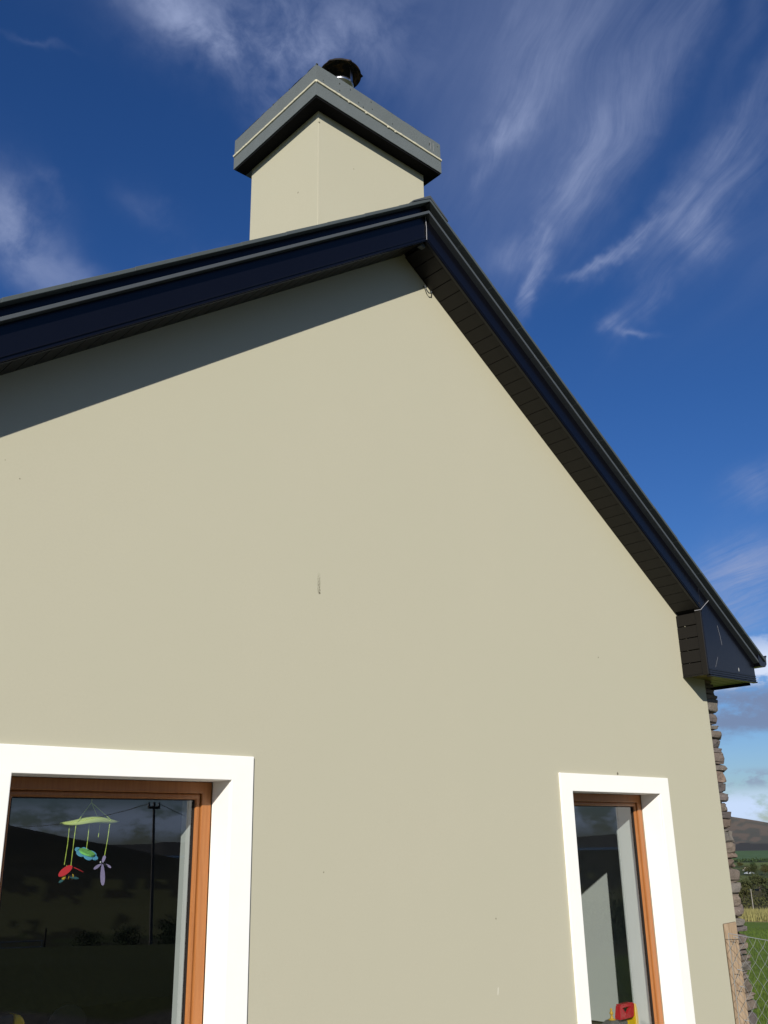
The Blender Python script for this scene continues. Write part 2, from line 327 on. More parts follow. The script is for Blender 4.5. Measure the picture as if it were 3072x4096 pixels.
def land(d, az):
    e = elev(d, az); n = mnoise.noise(Vector((az*.9, math.log(d+1)*6, 3.3)))
    if 100 < az % 360 < 320:
        if d < 5.0: return (.12, .11, .09)  # added grey yard, keeps green grass bounce off the shaded eaves
        d = d*(1+.4*n+.25*mnoise.noise(Vector((az*2.3, 4, math.log(d+1)*9))))
        if d < 30: return (.075, .085, .03)
        if d < 150: return (.050, .050, .020) if n < .1 else (.06, .075, .02)
        if d < 330: return (.13, .13, .05)
        return (.045, .045, .026) if n < .2 else (.06, .055, .03)
    if d < 8.0: return (.12, .11, .09)  # same added grey yard on the house side, against green bounce
    if d < 40: return (.10, .15, .022)
    if d < 440:
        return (.34, .27, .11) if n+.35*sin(d*.05) > 0.0 else (.15, .16, .04)
    if e < -2.45: return (.055, .05, .022)
    if e < -1.62: return (.05, .065, .022) if n < .15 else (.11, .13, .04)
    if e < -1.46: return (.115, .145, .045)
    if e < -1.36: return (.03, .042, .020)
    if e < -.88+.04*n: return (.075, .125, .052)
    if e < -.47+.1*n: return (.055, .053, .046)
    n2 = mnoise.noise(Vector((az*1.7, e*5, 9.0)))
    return (.150, .118, .086) if n2+.6*n > .05 else (.100, .095, .074)
azs = []
a = 0.0
while a < 360:
    azs.append(a); a += .14 if 55 <= a < 74 else (.4 if 110 <= a < 170 else 2.5)
ds = []
d = .6
while d < 7400: ds.append(d); d *= 1.055
ds += [39.8, 40.4, 439, 442]+[q for b in (1200, 1330, 1500, 2050, 2700) for q in (b*.99, b*1.01)]; ds = sorted(ds)
tv = [(CAM.x, CAM.y, -.2)]; tcx = [(.06, .11, .02, 1)]
for az in azs:
    for d in ds:
        X, Y = polar(d, az); tv.append((X, Y, ground_z(d, az))); tcx.append((*land(d, az), 1))
nd_s = len(ds); tf = []
for i in range(len(azs)):
    j = (i+1) % len(azs)
    tf.append((0, 1+j*nd_s, 1+i*nd_s))
    for k in range(nd_s-1): tf.append((1+i*nd_s+k, 1+j*nd_s+k, 1+j*nd_s+k+1, 1+i*nd_s+k+1))
me = bpy.data.meshes.new('terrain'); me.from_pydata(tv, [], tf); me.update()
ca = me.color_attributes.new('landcover', 'FLOAT_COLOR', 'POINT'); ca.data.foreach_set('color', [q for c in tcx for q in c])
me.polygons.foreach_set('use_smooth', [True]*len(me.polygons))
def ter_hook(t, pos, c, b):
    at = t.new('ShaderNodeAttribute'); at.attribute_name = 'landcover'
    n1 = t.noise(pos, .02, 6, .7); n2 = t.noise(pos, .6, 6, .7); n3 = t.noise(pos, 7, 5, .7); n4 = t.noise(t.vmath('MULTIPLY', pos, (40, 40, 8)), 1.0, 3, .7)
    k = t.math('ADD', .05, t.math('MULTIPLY', t.math('ADD', t.math('ADD', n1, n2), t.math('ADD', n3, n4)), .475))
    nd = t.new('ShaderNodeVectorMath', operation='SCALE'); t.put(nd.inputs[0], at.outputs['Color']); t.put(nd.inputs['Scale'], k)
    return nd.outputs[0]
me.materials.append(mat('land_cover', (.1, .1, .05), .95, .1, bump=.6, bscale=9, hook=ter_hook, bdist=.05))
terrain = bpy.data.objects.new('terrain', me); col.objects.link(terrain); terrain['kind'] = 'structure'
fm = MB(); hh = []
for i in range(61):
    az = 112+i*.75; D = 18000; X, Y = polar(D, az)
    e = .05+.14*mnoise.noise(Vector((az*.35, 2, 0)))+.05*mnoise.noise(Vector((az*1.3, 5, 0)))
    X2, Y2 = polar(D+3000, az); X1, Y1 = polar(D-2500, az)
    hh.append(((X1, Y1, -200), (X, Y, CAM.z+D*tan(R(e))), (X2, Y2, -200)))
fm.add([q for h in hh for q in h], [f for i in range(60) for f in ((3*i, 3*i+3, 3*i+4, 3*i+1), (3*i+1, 3*i+4, 3*i+5, 3*i+2), (3*i+2, 3*i+5, 3*i+3, 3*i), )])
o = fm.build('far_hills', mat('far_moorland', (.10, .10, .09), .95, .05, var=.3, vscale=.002)); o['kind'] = 'structure'
sea = MB(); sp = [polar(40000, i*10) for i in range(36)]
sea.add([(X, Y, -160) for X, Y in sp], [tuple(range(36))[::-1]])
o = sea.build('sea', mat('sea_water', (.02, .05, .08), .25, .5)); o['kind'] = 'structure'

# ------------------------------------------------------------------ house
H, T = 5.2365, 0.6999          # apex of the wall under the soffit and roof slope
D = 0.228                      # verge overhang
def zs(x): return H-T*abs(x)
WX = 3.4; DEPTH = 9.0; TH = 0.38; GZ = -1.2
house = empty('house', (0, 0, 0))
tag(house, 'cream rendered gable house with dark roof verge and grey capped chimney', 'house')
LW = (-2.369, -1.287, 0.42, 1.641)
RW = (1.440, 2.510, -0.02, 1.641)
def gable_wall():
    b = MB(); e = .01
    xs = sorted([-WX, WX, 0, LW[0]-e, LW[1]+e, RW[0]-e, RW[1]+e]); zl = [GZ, RW[2]-e, LW[2]-e, 1.641+e]
    def solid(i, k):
        if i < 0 or i >= len(xs)-1 or k < 0: return False
        if k >= len(zl): return False
        xm = (xs[i]+xs[i+1])/2
        if k == len(zl)-1: return True
        zm = (zl[k]+zl[k+1])/2
        for q in (LW, RW):
            if q[0]-e < xm < q[1]+e and q[2]-e < zm < q[3]+e: return False
        return True
    top = lambda x: zs(x)+.03
    for i in range(len(xs)-1):
        x0, x1 = xs[i], xs[i+1]
        for k in range(len(zl)):
            if not solid(i, k): continue
            z0 = zl[k]; za, zb = (top(x0), top(x1)) if k == len(zl)-1 else (zl[k+1],)*2
            b.add([(x0, 0, z0), (x1, 0, z0), (x1, 0, zb), (x0, 0, za)], [(0, 1, 2, 3)])
            b.add([(x0, TH, z0), (x1, TH, z0), (x1, TH, zb), (x0, TH, za)], [(3, 2, 1, 0)], 1)
            if not solid(i-1, k): b.add([(x0, 0, z0), (x0, TH, z0), (x0, TH, za), (x0, 0, za)], [(3, 2, 1, 0)])
            if not solid(i+1, k): b.add([(x1, 0, z0), (x1, TH, z0), (x1, TH, zb), (x1, 0, zb)], [(0, 1, 2, 3)])
            if k == len(zl)-1 or not solid(i, k+1): b.add([(x0, 0, za), (x1, 0, zb), (x1, TH, zb), (x0, TH, za)], [(0, 1, 2, 3)])
            if not solid(i, k-1): b.add([(x0, 0, z0), (x1, 0, z0), (x1, TH, z0), (x0, TH, z0)], [(3, 2, 1, 0)])
    return b.build('gable_wall', [M_RENDER, M_PLASTER], house)
gable_wall()
for sgn in (-1, 1):
    b = MB(); x0, x1 = sorted((sgn*WX, sgn*(WX-.38)))
    b.box(x0, x1, TH+.002, DEPTH, GZ, 2.80); b.build('side_wall', M_RENDER, house)
b = MB(); b.prism([(-3.0, GZ), (3.0, GZ), (3.0, 3.1), (0, zs(0)), (-3.0, 3.1)], DEPTH-.4, DEPTH-.02); b.build('back_wall', M_RENDER, house)
b = MB(); b.box(-3.018, 3.018, TH+.004, DEPTH-.41, -.30, -.06); b.build('room_floor', M_FLOOR, house)
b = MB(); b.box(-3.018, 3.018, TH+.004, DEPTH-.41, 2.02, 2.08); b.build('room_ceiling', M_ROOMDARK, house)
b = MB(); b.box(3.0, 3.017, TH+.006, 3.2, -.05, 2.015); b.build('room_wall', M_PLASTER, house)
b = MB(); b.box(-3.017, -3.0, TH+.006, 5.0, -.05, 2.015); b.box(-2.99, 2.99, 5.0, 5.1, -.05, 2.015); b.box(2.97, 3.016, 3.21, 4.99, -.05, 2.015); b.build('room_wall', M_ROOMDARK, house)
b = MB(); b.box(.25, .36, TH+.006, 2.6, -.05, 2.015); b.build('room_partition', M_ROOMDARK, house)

def shrink(q, k): return (q[0]+k, q[1]-k, q[2]+k, q[3]-k)
def window(q):
    b = MB(); o = (q[0]-.128, q[1]+.128, q[2]-.02, q[3]+.1165)
    b.ring(o, q, -.014, -.0005)
    b.ring(shrink(q, -.0095), q, .0008, .158)
    b.build('window_surround', M_WHITE, house, bevel=.003)
    b = MB(); b.prism([(q[0]-.16, q[2]-.06), (q[1]+.16, q[2]-.06), (q[1]+.16, q[2]-.021), (q[0]-.16, q[2]-.021)], -.06, -.001); b.build('window_sill', M_WHITE, house, bevel=.004)
    win = MB(); win.ring(shrink(q, .0008), shrink(q, .056), .160, .222)
    wo_ = win.build('window', M_WOOD, house, bevel=.004)
    s = MB(); s.ring(shrink(q, .0565), shrink(q, .084), .171, .214); s.build('sash', M_WOOD, wo_, bevel=.008)
    s = MB(); s.ring(shrink(q, .0842), shrink(q, .089), .181, .205); s.build('gasket', M_GASKET, wo_)
    p = shrink(q, .0891); s = MB(); s.add([(p[0], .19, p[2]), (p[1], .19, p[2]), (p[1], .19, p[3]), (p[0], .19, p[3])], [(0, 1, 2, 3)]); s.build('pane', M_GLASS, wo_)
    s = MB(); s.ring(shrink(q, -.008), (q[0]+.035, q[1]-.035, q[2]+.03, q[3]-.03), .224, TH+.004); s.build('inner_reveal', M_PLASTER, wo_, bevel=.006)
    s = MB(); s.box(q[0]+.036, q[1]-.036, .2245, TH+.10, q[2]+.032, q[2]+.055); s.build('window_board', M_PLASTER, wo_, bevel=.004)
window(LW); window(RW)

# verge: soffit boards, barge board, undercloak strip, slate edge
XR, XL = 3.062, -3.95          # right end of the sloping soffit (eaves box) and left end
def slope_pts(x0, x1, o0, o1): return [(x0, zs(x0)+o0), (x1, zs(x1)+o0), (x1, zs(x1)+o1), (x0, zs(x0)+o1)]
b = MB(); c35 = cos(math.atan(T)); step = .1*c35
x = 0.02
while x < 3.95:
    for sg in (-1, 1):
        xe = x+step-.005*c35
        if sg > 0 and xe > XR-.004:
            if x < XR-.02: xe = XR-.004
            else: continue
        b.prism(slope_pts(sg*x, sg*xe, .0, .012), -.2085, -.001)
    x += step
b.build('soffit', M_SOFFIT, house, bevel=.002)
b = MB(); b.prism(slope_pts(XL, -.002, .016, .03), -.20, -.004); b.prism(slope_pts(.002, XR+.1, .016, .03), -.20, -.004); b.build('soffit_backing', M_BLACK, house)
def barge(x0, x1, left):
    b = MB(); y = -D
    b.prism(slope_pts(x0, x1, .0, .199), y, y+.018)
    b.prism(slope_pts(x0, x1, .001, .014), y-.008, y-.0005); b.prism(slope_pts(x0, x1, .024, .034), y-.006, y-.0005)
    b.prism(slope_pts(x0, x1, -.006, .0), y-.004, y+.017)
    return b.build('barge_board', M_FASCIA, house, bevel=.002)
barge(XL, -.003, 1); barge(.003, XR+.02, 0)
for x0, x1 in ((XL, -.001), (.001, 3.87)):
    b = MB()
    for xa, xb in (((x0, x1),) if x0 < 0 else ((x0, 1.056), (1.060, 2.44), (2.4425, x1))): b.prism(slope_pts(xa, xb, .200, .223), -.272, -.15)
    b.build('undercloak_strip', M_STRIP, house, bevel=.002)
    b = MB(); b.prism(slope_pts(x0, x1, .2235, .289), -.226, -.16); b.build('verge_trim', M_FASCIA, house)
for sg in (-1, 1):
    b = MB(); n = 13; L = 3.97
    for k in range(n):                                   # courses, each lapping the one below
        xa, xb = sg*L*k/n, sg*L*(k+1)/n
        dy = random.uniform(-.003, .003)
        if k == 0: xa = sg*.002
        b.prism([(xa, zs(xa)+.290), (xb, zs(xb)+.2905), (xb, zs(xb)+.316), (xa, zs(xa)+.3135)], -.286+dy*.4, DEPTH+.2)
    b.build('roof_slates', M_SLATE, house, bevel=.002)
    b = MB(); xa, xb = sg*.004, sg*3.9
    b.prism([(xa, zs(xa)+.05), (xb, zs(xb)+.05), (xb, zs(xb)+.287), (xa, zs(xa)+.287)], -.15, DEPTH+.18); b.build('roof_deck', M_BLACK, house)
b = MB(); b.prism([(0, H+.311), (.17, zs(.17)+.320), (.17, zs(.17)+.332), (0, H+.338), (-.17, zs(.17)+.332), (-.17, zs(.17)+.320)], -.290, DEPTH+.2); b.build('ridge_tile', M_STRIP, house, bevel=.003)
b = MB(); b.tube([(0, -D-.009, H+.002), (0.002, -D-.009, H+.1), (0, -D-.004, H+.197)], .0022, 5); b.build('mitre_seal', M_SEAL, house)
b = MB(); b.box(-.022, .022, -.20, -.165, H-.035, H-.002); b.build('soffit_joint_block', M_STRIP, house, bevel=.004)
b = MB(); b.tube([(.19, .0, 5.060), (.19, -.02, 5.058), (.200, -.022, 5.030), (.222, -.022, 5.012), (.248, -.022, 5.020), (.262, -.012, 5.045), (.262, 0, 5.05)], .0042, 6); b.build('wall_hook', M_STRIP, house, smooth=True)

# eaves box at the right foot of the verge
ZB = 2.560; XE = 3.855
b = MB()                                                   # boarded cheek facing left, then the corner bead
k = 0; zt_ = zs(XR)+.005; z0 = ZB+.012
while z0 < zt_-.02:
    z1 = min(z0+.096, zt_); b.box(XR, XR+.012, -.180, -.002, z0, z1); z0 += .102; k += 1
b.box(XR-.006, XR+.014, -D-.004, -.181, ZB, zs(XR)+.06)
b.box(XR-.003, XR+.013, -.180, -.002, ZB, ZB+.011)
b.build('eaves_box_cheek', M_SOFFIT, house, bevel=.003)
b = MB()
b.prism([(XR+.021, ZB), (XE, ZB+.015), (XE, zs(XE)+.199), (XR+.021, zs(XR+.021)+.199)], -D, -D+.018)
for dz in (.003, .021, .039): b.prism([(XR+.018, ZB+dz), (XE-.0005, ZB+.015+dz), (XE-.0005, ZB+.027+dz), (XR+.018, ZB+.012+dz)], -D-.0045, -D-.0005)
b.prism([(XE-.018, ZB+.015), (XE, ZB+.015), (XE, zs(XE)+.199), (XE-.018, zs(XE)+.199)], -D+.019, DEPTH)
b.prism([(XR+.02, ZB-.012), (XE+.006, ZB+.003), (XE+.006, ZB+.0135), (XR+.02, ZB-.0015)], -D-.010, -D+.03)
b.build('eaves_box_face', M_FASCIA, house, bevel=.0025)
M_UNDER = mat('soffit_reflected_olive', (0.16, 0.128, 0.030), 0.30, 0.5, var=.2)  # olive tone puts reflected grass and wall light into the base colour
b = MB()
for k in range(5):
    b.box(XR+.018, XE-.02, -D+.032+k*.075, -D+.102+k*.075, ZB+.016, ZB+.026)
b.box(XR+.5, XE-.02, .16, DEPTH, ZB+.018, ZB+.028)
b.build('eaves_soffit', M_UNDER, house, bevel=.002)
b = MB(); b.tube([(3.058, -D-.010, 3.088), (3.10, -D-.010, 3.117), (3.213, -D-.005, 3.188)], .0026, 5); b.tube([(3.03, -.195, 3.083), (3.058, -D-.010, 3.088)], .0022, 5); b.build('mitre_seal', M_SEAL, house)
for pts, r_ in (([(3.31, -D-.0015, 2.99), (3.335, -D-.0015, 2.90), (3.345, -D-.0015, 2.83)], .0009), ([(3.19, -D-.0015, 2.63), (3.25, -D-.0015, 2.72)], .0006)):
    b = MB(); b.tube(pts, r_, 4); b.build('scratch_mark', M_SEAL, house)
b = MB(); b.blob((3.575, -D-.001, 2.650), (.0055, .002, .018), 1, .5); b.build('paint_fleck', flat('pale_fleck', (.5, .5, .48)), house)
# gutter along the right eave
b = MB(); gp = []
for k in range(9): a_ = pi+pi*k/8; gp.append((3.915+.072*cos(a_)*1.0, 2.795+.075*sin(a_)))
prof = [(3.843, 2.80)]+gp[1:-1]+[(3.987, 2.815)]
prof = [(3.862, 2.80), (3.862, 2.735), (3.885, 2.705), (3.965, 2.705), (3.995, 2.730), (4.005, 2.80)]
b.prism(prof, -.275, -.262)
for (xa, za), (xb, zb) in zip(prof, prof[1:]): b.add([(xa, -.262, za), (xb, -.262, zb), (xb, DEPTH, zb), (xa, DEPTH, za)], [(0, 1, 2, 3)])
b.prism([(3.998, 2.795), (4.010, 2.795), (4.010, 2.808), (3.998, 2.808)], -.278, DEPTH)
b.build('gutter', M_FASCIA, house)

# stone cladding on the right side wall
b = MB(); tints = []
pal = [(.25, .205, .165), (.25, .20, .155), (.30, .24, .185), (.22, .175, .145), (.26, .195, .15), (.25, .215, .18), (.20, .17, .155), (.28, .25, .21)]
z0 = GZ+.3; row = 0
rnd = random.Random(21)
while z0 < 2.56:
    h = rnd.choice([.045, .065, .075, .085, .10, .115]); yy = .006
    while yy < 3.2:
        L = rnd.uniform(.16, .42) if yy > .01 else rnd.uniform(.2, .4)
        px_ = rnd.uniform(.145, .195); base = len(b.v); z_c = z0+h/2
        hh_ = h/2*rnd.uniform(.92, 1.12)
        b.blob((WX+px_/2-.02, yy+L/2, z_c+rnd.uniform(-.006, .006)), (px_/2+.05, L/2*1.02, hh_*1.06), 3 if yy < .2 else 2, .22, 1.7, seed=rnd.random()*90, sup=.50)
        for i in range(base, len(b.v)):
            vx, vy, vz = b.v[i]
            q = mnoise.noise(Vector((vx*16, vy*16, vz*30)))*.008+mnoise.noise(Vector((vx*45, vy*45, vz*70)))*.005
            b.v[i] = (max(WX-.01, vx+q), max(.004, vy), vz+q*.35)
        c = rnd.choice(pal); k = rnd.uniform(.75, 1.15); tints += [(c[0]*k, c[1]*k, c[2]*k, 1)]*(len(b.v)-base)
        yy += L*.97
    z0 += h*.94; row += 1
base = len(b.v); b.box(WX+.003, WX+.115, .05, 3.3, GZ, 2.57); tints += [(.05, .042, .035, 1)]*(len(b.v)-base)
so = b.build('stone_cladding', M_STONE, house)
ta = so.data.color_attributes.new('tint', 'FLOAT_COLOR', 'POINT'); ta.data.foreach_set('color', [q for c in tints for q in c])

# chimney
CA, CY, CD = .5368, .2907, .845
b = MB(); b.box(-CA, CA, CY, CY+CD, 4.2, 6.41); ch = b.build('chimney', M_RENDER, house, bevel=.002)
def slab(x0, x1, y0, y1, z0, z1, name, m, jag=0):
    b = MB(); n = 46
    def rim(z, j):
        out = []
        for (ax, ay), (bx, by) in (((x0, y0), (x1, y0)), ((x1, y0), (x1, y1)), ((x1, y1), (x0, y1)), ((x0, y1), (x0, y0))):
            for i in range(n):
                t_ = i/n; q = Vector((ax+(bx-ax)*t_, ay+(by-ay)*t_, z)); e_ = mnoise.noise(q*34)*j+mnoise.noise(q*9)*j*.5
                out.append((q.x, q.y, z+e_))
        return out
    A, B = rim(z0, jag*.35), rim(z1, jag); k = len(A)
    b.add(A+B, [tuple(range(k))[::-1], tuple(range(k, 2*k))]+[(i, (i+1) % k, (i+1) % k+k, i+k) for i in range(k)])
    return b.build(name, m, ch)
ox, oy = .104, .1045
slab(-CA-ox, CA+ox, CY-oy, CY+CD+oy, 6.396, 6.512, 'chimney_cap', M_CAP, .004)
slab(-CA-ox+.002, CA+ox-.002, CY-oy+.002, CY+CD+oy-.002, 6.528, 6.676, 'chimney_cap', M_CAP, .010)
slab(-CA-ox+.012, CA+ox-.012, CY-oy+.012, CY+CD+oy-.012, 6.505, 6.535, 'cap_core', M_BLACK, 0)
b = MB(); rj = random.Random(3)
cs = [(-CA-ox, CY+CD+oy), (-CA-ox, CY-oy), (CA+ox, CY-oy), (CA+ox, CY+CD+oy)]
for (ax, ay), (bx, by) in zip(cs, cs[1:]):
    n = 60; pts = []; rr = []
    for i in range(n+1):
        t_ = i/n; pts.append((ax+(bx-ax)*t_, ay+(by-ay)*t_, 6.520+.002*mnoise.noise(Vector((i*.3, ax, 1))))); rr.append(.0112+.0035*abs(mnoise.noise(Vector((i*.55, by, 4)))))
    b.tube(pts, rr, 6)
for i in range(4): t_ = rj.random(); b.blob((-CA-ox+t_*2*(CA+ox), CY-oy-.004, 6.510), (.012, .006, .008), 1, seed=i)
b.build('cap_joint', M_JOINT, ch)
b = MB()
for i in range(100):                                       # dark lichen crumbs along the cap's top edges
    t_ = rj.random()
    if i % 3: q = (-CA-ox+.35+t_*(2*CA+2*ox-.36), CY-oy+.01)
    else: q = (-CA-ox+.01, CY-oy+t_*(CD+2*oy))
    s_ = rj.uniform(.003, .009); b.blob((q[0], q[1], 6.677), (s_*1.4, s_, s_), 1, .4, seed=i)
for i in range(14):
    t_ = rj.random(); b.blob((-CA-ox+t_*1.28, CY-oy, rj.uniform(6.53, 6.66)), (rj.uniform(.003, .006), .002, rj.uniform(.003, .008)), 1, .4, seed=i)
o = b.build('lichen_crumbs', M_MOSS, ch); o['kind'] = 'stuff'
for dx_ in (0, .035):
    b = MB(); b.tube([(.52+dx_, CY-oy-.001, 6.56), (.524+dx_, CY-oy-.001, 6.60), (.52+dx_, CY-oy-.001, 6.645)], .0013, 4); b.build('scratch_mark', M_SEAL, ch)
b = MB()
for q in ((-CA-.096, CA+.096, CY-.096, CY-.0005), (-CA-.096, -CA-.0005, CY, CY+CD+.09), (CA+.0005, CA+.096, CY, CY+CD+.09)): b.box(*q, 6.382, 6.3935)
b.build('cap_shade_slab', M_BLACK, ch)  # black slab added under the cap to stand in for its underside shade
# flue cowl
CWX, CWY, CWZ = .052, .745, 7.345
cw = empty('flue_cowl', (0, 0, 0)); cw.parent = house
b = MB(); b.lathe([(.10, -.83), (.10, -.03), (.112, -.028), (.112, .0), (.100, .004), (.092, -.02), (.092, -.8)], (CWX, CWY, CWZ-.03), 28); b.build('flue_pipe', M_STEEL, cw, smooth=True)
b = MB(); R_ = .20
n = 64
prof = [(0.0, .095), (.06, .088), (.12, .066), (.17, .035), (.203, .0), (.205, -.012), (.199, -.012), (.165, .022), (.115, .052), (.06, .072), (0.0, .08)]
vs = []
for r, h in prof:
    for i in range(n):
        a_ = 2*pi*i/n; tabk = max(0, cos(6*(a_-.35))-.90)/.10 if r > .195 else 0
        rr = r+.018*tabk; rr *= .86; vs.append((CWX+rr*cos(a_), CWY+rr*sin(a_), CWZ+.085+h-.004*tabk+.004*mnoise.noise(Vector((cos(a_)*3, sin(a_)*3, r*9)))))
b.add(vs, [(j*n+i, j*n+(i+1) % n, (j+1)*n+(i+1) % n, (j+1)*n+i) for j in range(len(prof)-1) for i in range(n)])
b.build('cowl_hood', M_COWL, cw, smooth=True)
for k in range(3):
    a_ = -1.35+k*2*pi/3; b = MB(); b.box(-.014, .014, -.002, .002, -.02, .13)
    st_ = b.build('cowl_strut', M_STEEL, cw); st_.location = (CWX+.115*cos(a_), CWY+.115*sin(a_), CWZ-.03); st_.rotation_euler = (0, 0, a_+pi/2)

# ------------------------------------------------------------------ mobile hanging in the left window
M_LIME = flat('lime_felt', (.46, .54, .15), .9, var=.12, vscale=60); M_RIB = flat('lime_ribbon', (.50, .62, .10), .7)
M_BLUE = flat('sky_blue_felt', (.13, .42, .62), .9); M_GRN = flat('green_felt', (.22, .58, .14), .9); M_RED = flat('red_felt', (.55, .02, .03), .85)
M_LILAC = flat('lilac_gauze', (.36, .29, .47), .8, var=.15, vscale=80); M_DARK = flat('dark_felt', (.012, .012, .015), .9); M_YEL = flat('yellow_felt', (.62, .42, .03), .8); M_TEAL = flat('teal_felt', (.03, .11, .12), .9)
mob = empty('hanging_mobile', (-1.86, .30, 1.56))
tag(mob, 'lime green hanging mobile with felt flower and insects in the left window', 'mobile')
mob.location = (-1.86, .30, 1.56)
def mpart(b, name, m, par=None, **k):
    o = b.build(name, m, par or mob, **k)
    if par is None: o.location = (1.86-.019, -.30-.045, -1.56)
    return o
MY = .30
b = MB(); n = 30; top = []; bot = []                       # wavy leaf-shaped crossbar
for i in range(n+1):
    t_ = i/n; X = -1.987+.272*t_; wv = .010*sin(t_*2*pi*1.05-2.1); wd = .014*sin(pi*min(1, max(0, t_)))**.6+.001
    zc = 1.457+wv*.7+.008*t_; top.append((X, MY-.03*sin(pi*t_)+.02, zc+wd*.75)); bot.append((X, MY-.03*sin(pi*t_)-.012, zc-wd))
vs = top+bot+[(q[0], q[1]+.012, q[2]+.002) for q in top]+[(q[0], q[1]+.05, q[2]-.004) for q in bot]; N = n+1
fs = []
for i in range(n): fs += [(i, i+1, N+i+1, N+i), (2*N+i+1, 2*N+i, 3*N+i, 3*N+i+1), (i+1, i, 2*N+i, 2*N+i+1), (N+i, N+i+1, 3*N+i+1, 3*N+i)]
b.add(vs, [f[::-1] for f in fs]); mpart(b, 'crossbar', M_LIME, smooth=True)
APX = (-1.859, MY, 1.540)
for pts in ([APX, (-1.934, MY-.02, 1.447)], [APX, (-1.768, MY-.02, 1.465)], [APX, (-1.90, MY+.04, 1.462)], [APX, (-1.80, MY+.04, 1.47)], [APX, (-1.857, MY, 1.60)]):
    b = MB(); b.tube(pts, .0014 if pts[1][2] < 1.58 else .003, 5); mpart(b, 'hanging_cord', M_RIB)
for pts in ([(-1.934, MY-.02, 1.45), (-1.938, MY-.02, 1.38), (-1.942, MY-.02, 1.268)], [(-1.947, MY+.02, 1.45), (-1.948, MY+.02, 1.36), (-1.955, MY+.02, 1.272)], [(-1.861, MY, 1.448), (-1.862, MY, 1.39), (-1.865, MY, 1.337)],
            [(-1.768, MY-.02, 1.466), (-1.774, MY-.02, 1.38), (-1.787, MY-.02, 1.276)], [(-1.793, MY+.03, 1.45), (-1.797, MY+.03, 1.387)], [(-1.953, MY, 1.27), (-1.953, MY, 1.235)]):
    b = MB(); r = .0022
    for i in range(len(pts)-1):
        for k in range(6):
            a0 = Vector(pts[i]).lerp(Vector(pts[i+1]), k/6); a1 = Vector(pts[i]).lerp(Vector(pts[i+1]), (k+1)/6)
            b.tube([a0, a1], [.0010+.0010*abs(sin(k*1.1+i)), .0010+.0010*abs(sin((k+1)*1.1+i))], 5)
    mpart(b, 'ribbon', M_RIB)
def disc(b, c, rx, ry, tilt=0, roll=0, th=.004, n=18, mi=0):
    Mx = Matrix.Translation(c) @ Matrix.Rotation(roll, 4, 'Y') @ Matrix.Rotation(tilt, 4, 'X')
    vs = [Mx @ Vector((rx*cos(2*pi*i/n), ry*sin(2*pi*i/n), s_)) for s_ in (-th/2, th/2) for i in range(n)]
    b.add(vs, [tuple(range(n))[::-1], tuple(range(n, 2*n))]+[(i, (i+1) % n, (i+1) % n+n, i+n) for i in range(n)], mi)
fl = MB()
disc(fl, (-1.862, MY, 1.322), .036, .042, R(20), R(10), .008); fo = mpart(fl, 'flower', M_GRN)
for k in range(6):
    a_ = k*pi/3+.35; pb = MB(); Mx = Matrix.Translation((-1.862, MY, 1.320)) @ Matrix.Rotation(R(10), 4, 'Y') @ Matrix.Rotation(R(24), 4, 'X')
    c = Mx @ Vector((.036*cos(a_), .040*sin(a_), -.004)); disc(pb, c, .020, .022, R(34), R(10), .004); pb.build('petal', M_BLUE, fo)
ld_ = MB()
ld_.blob((-1.938, MY, 1.264), (.018, .012, .006), 2); lo_ = mpart(ld_, 'ladybird', M_DARK, smooth=True)
q = MB(); disc(q, (-1.966, MY-.02, 1.246), .036, .016, R(55), R(-36), .004); q.build('red_wing', M_RED, lo_)
q = MB(); disc(q, (-1.895, MY, 1.249), .028, .010, R(5), R(24), .003); q.build('red_wing', M_RED, lo_)
be = MB(); be.blob((-1.940, MY, 1.222), (.034, .014, .013), 2); be = mpart(be, 'bee', M_DARK, smooth=True)
q = MB(); q.blob((-1.968, MY-.014, 1.221), (.010, .008, .013), 2); q.build('bee_face', M_YEL, be, smooth=True)
q = MB()
for s_ in (-.006, .014): q.blob((-1.938+s_, MY, 1.222), (.004, .0148, .0135), 2)
q.build('bee_stripes', M_YEL, be, smooth=True)
q = MB(); disc(q, (-1.975, MY-.01, 1.205), .014, .006, R(40), R(-30)); q.build('teal_leg', M_TEAL, be); q = MB(); disc(q, (-1.918, MY-.012, 1.216), .022, .006, R(50), R(12)); q.build('teal_leg', M_TEAL, be)
dr = MB(); dr.tube([(-1.803, MY-.02, 1.279), (-1.790, MY-.02, 1.273), (-1.768, MY-.02, 1.262), (-1.752, MY-.02, 1.245)], [.004, .005, .004, .001], 8); dro = mpart(dr, 'dragonfly', M_DARK, smooth=True)
def wing(pts_c, ln, wd, ang):
    q = MB(); n = 14; vs = []
    for s_ in (-.001, .001):
        for i in range(n):
            a_ = 2*pi*i/n; lx = ln*(.5+.5*cos(a_)); ly = wd*sin(a_)*(.55+.45*lx/ln)
            vs.append((pts_c[0]+lx*cos(ang)-ly*sin(ang), MY-.022+s_+.10*ly, pts_c[1]+lx*sin(ang)+ly*cos(ang)))
    q.add(vs, [tuple(range(n)), tuple(range(2*n-1, n-1, -1))]+[(i, i+n, (i+1) % n+n, (i+1) % n) for i in range(n)]); q.build('gauze_wing', M_LILAC, dro)
wing((-1.792, 1.272), .095, .0145, R(-84)); wing((-1.793, 1.275), .034, .009, R(72)); wing((-1.797, 1.272), .042, .0085, R(-148)); wing((-1.775, 1.270), .032, .006, R(-32))
q = MB(); q.blob((-1.802, MY-.022, 1.279), (.004, .004, .004), 1); q.build('eye', flat('white_bead', (.75, .75, .7)), dro)

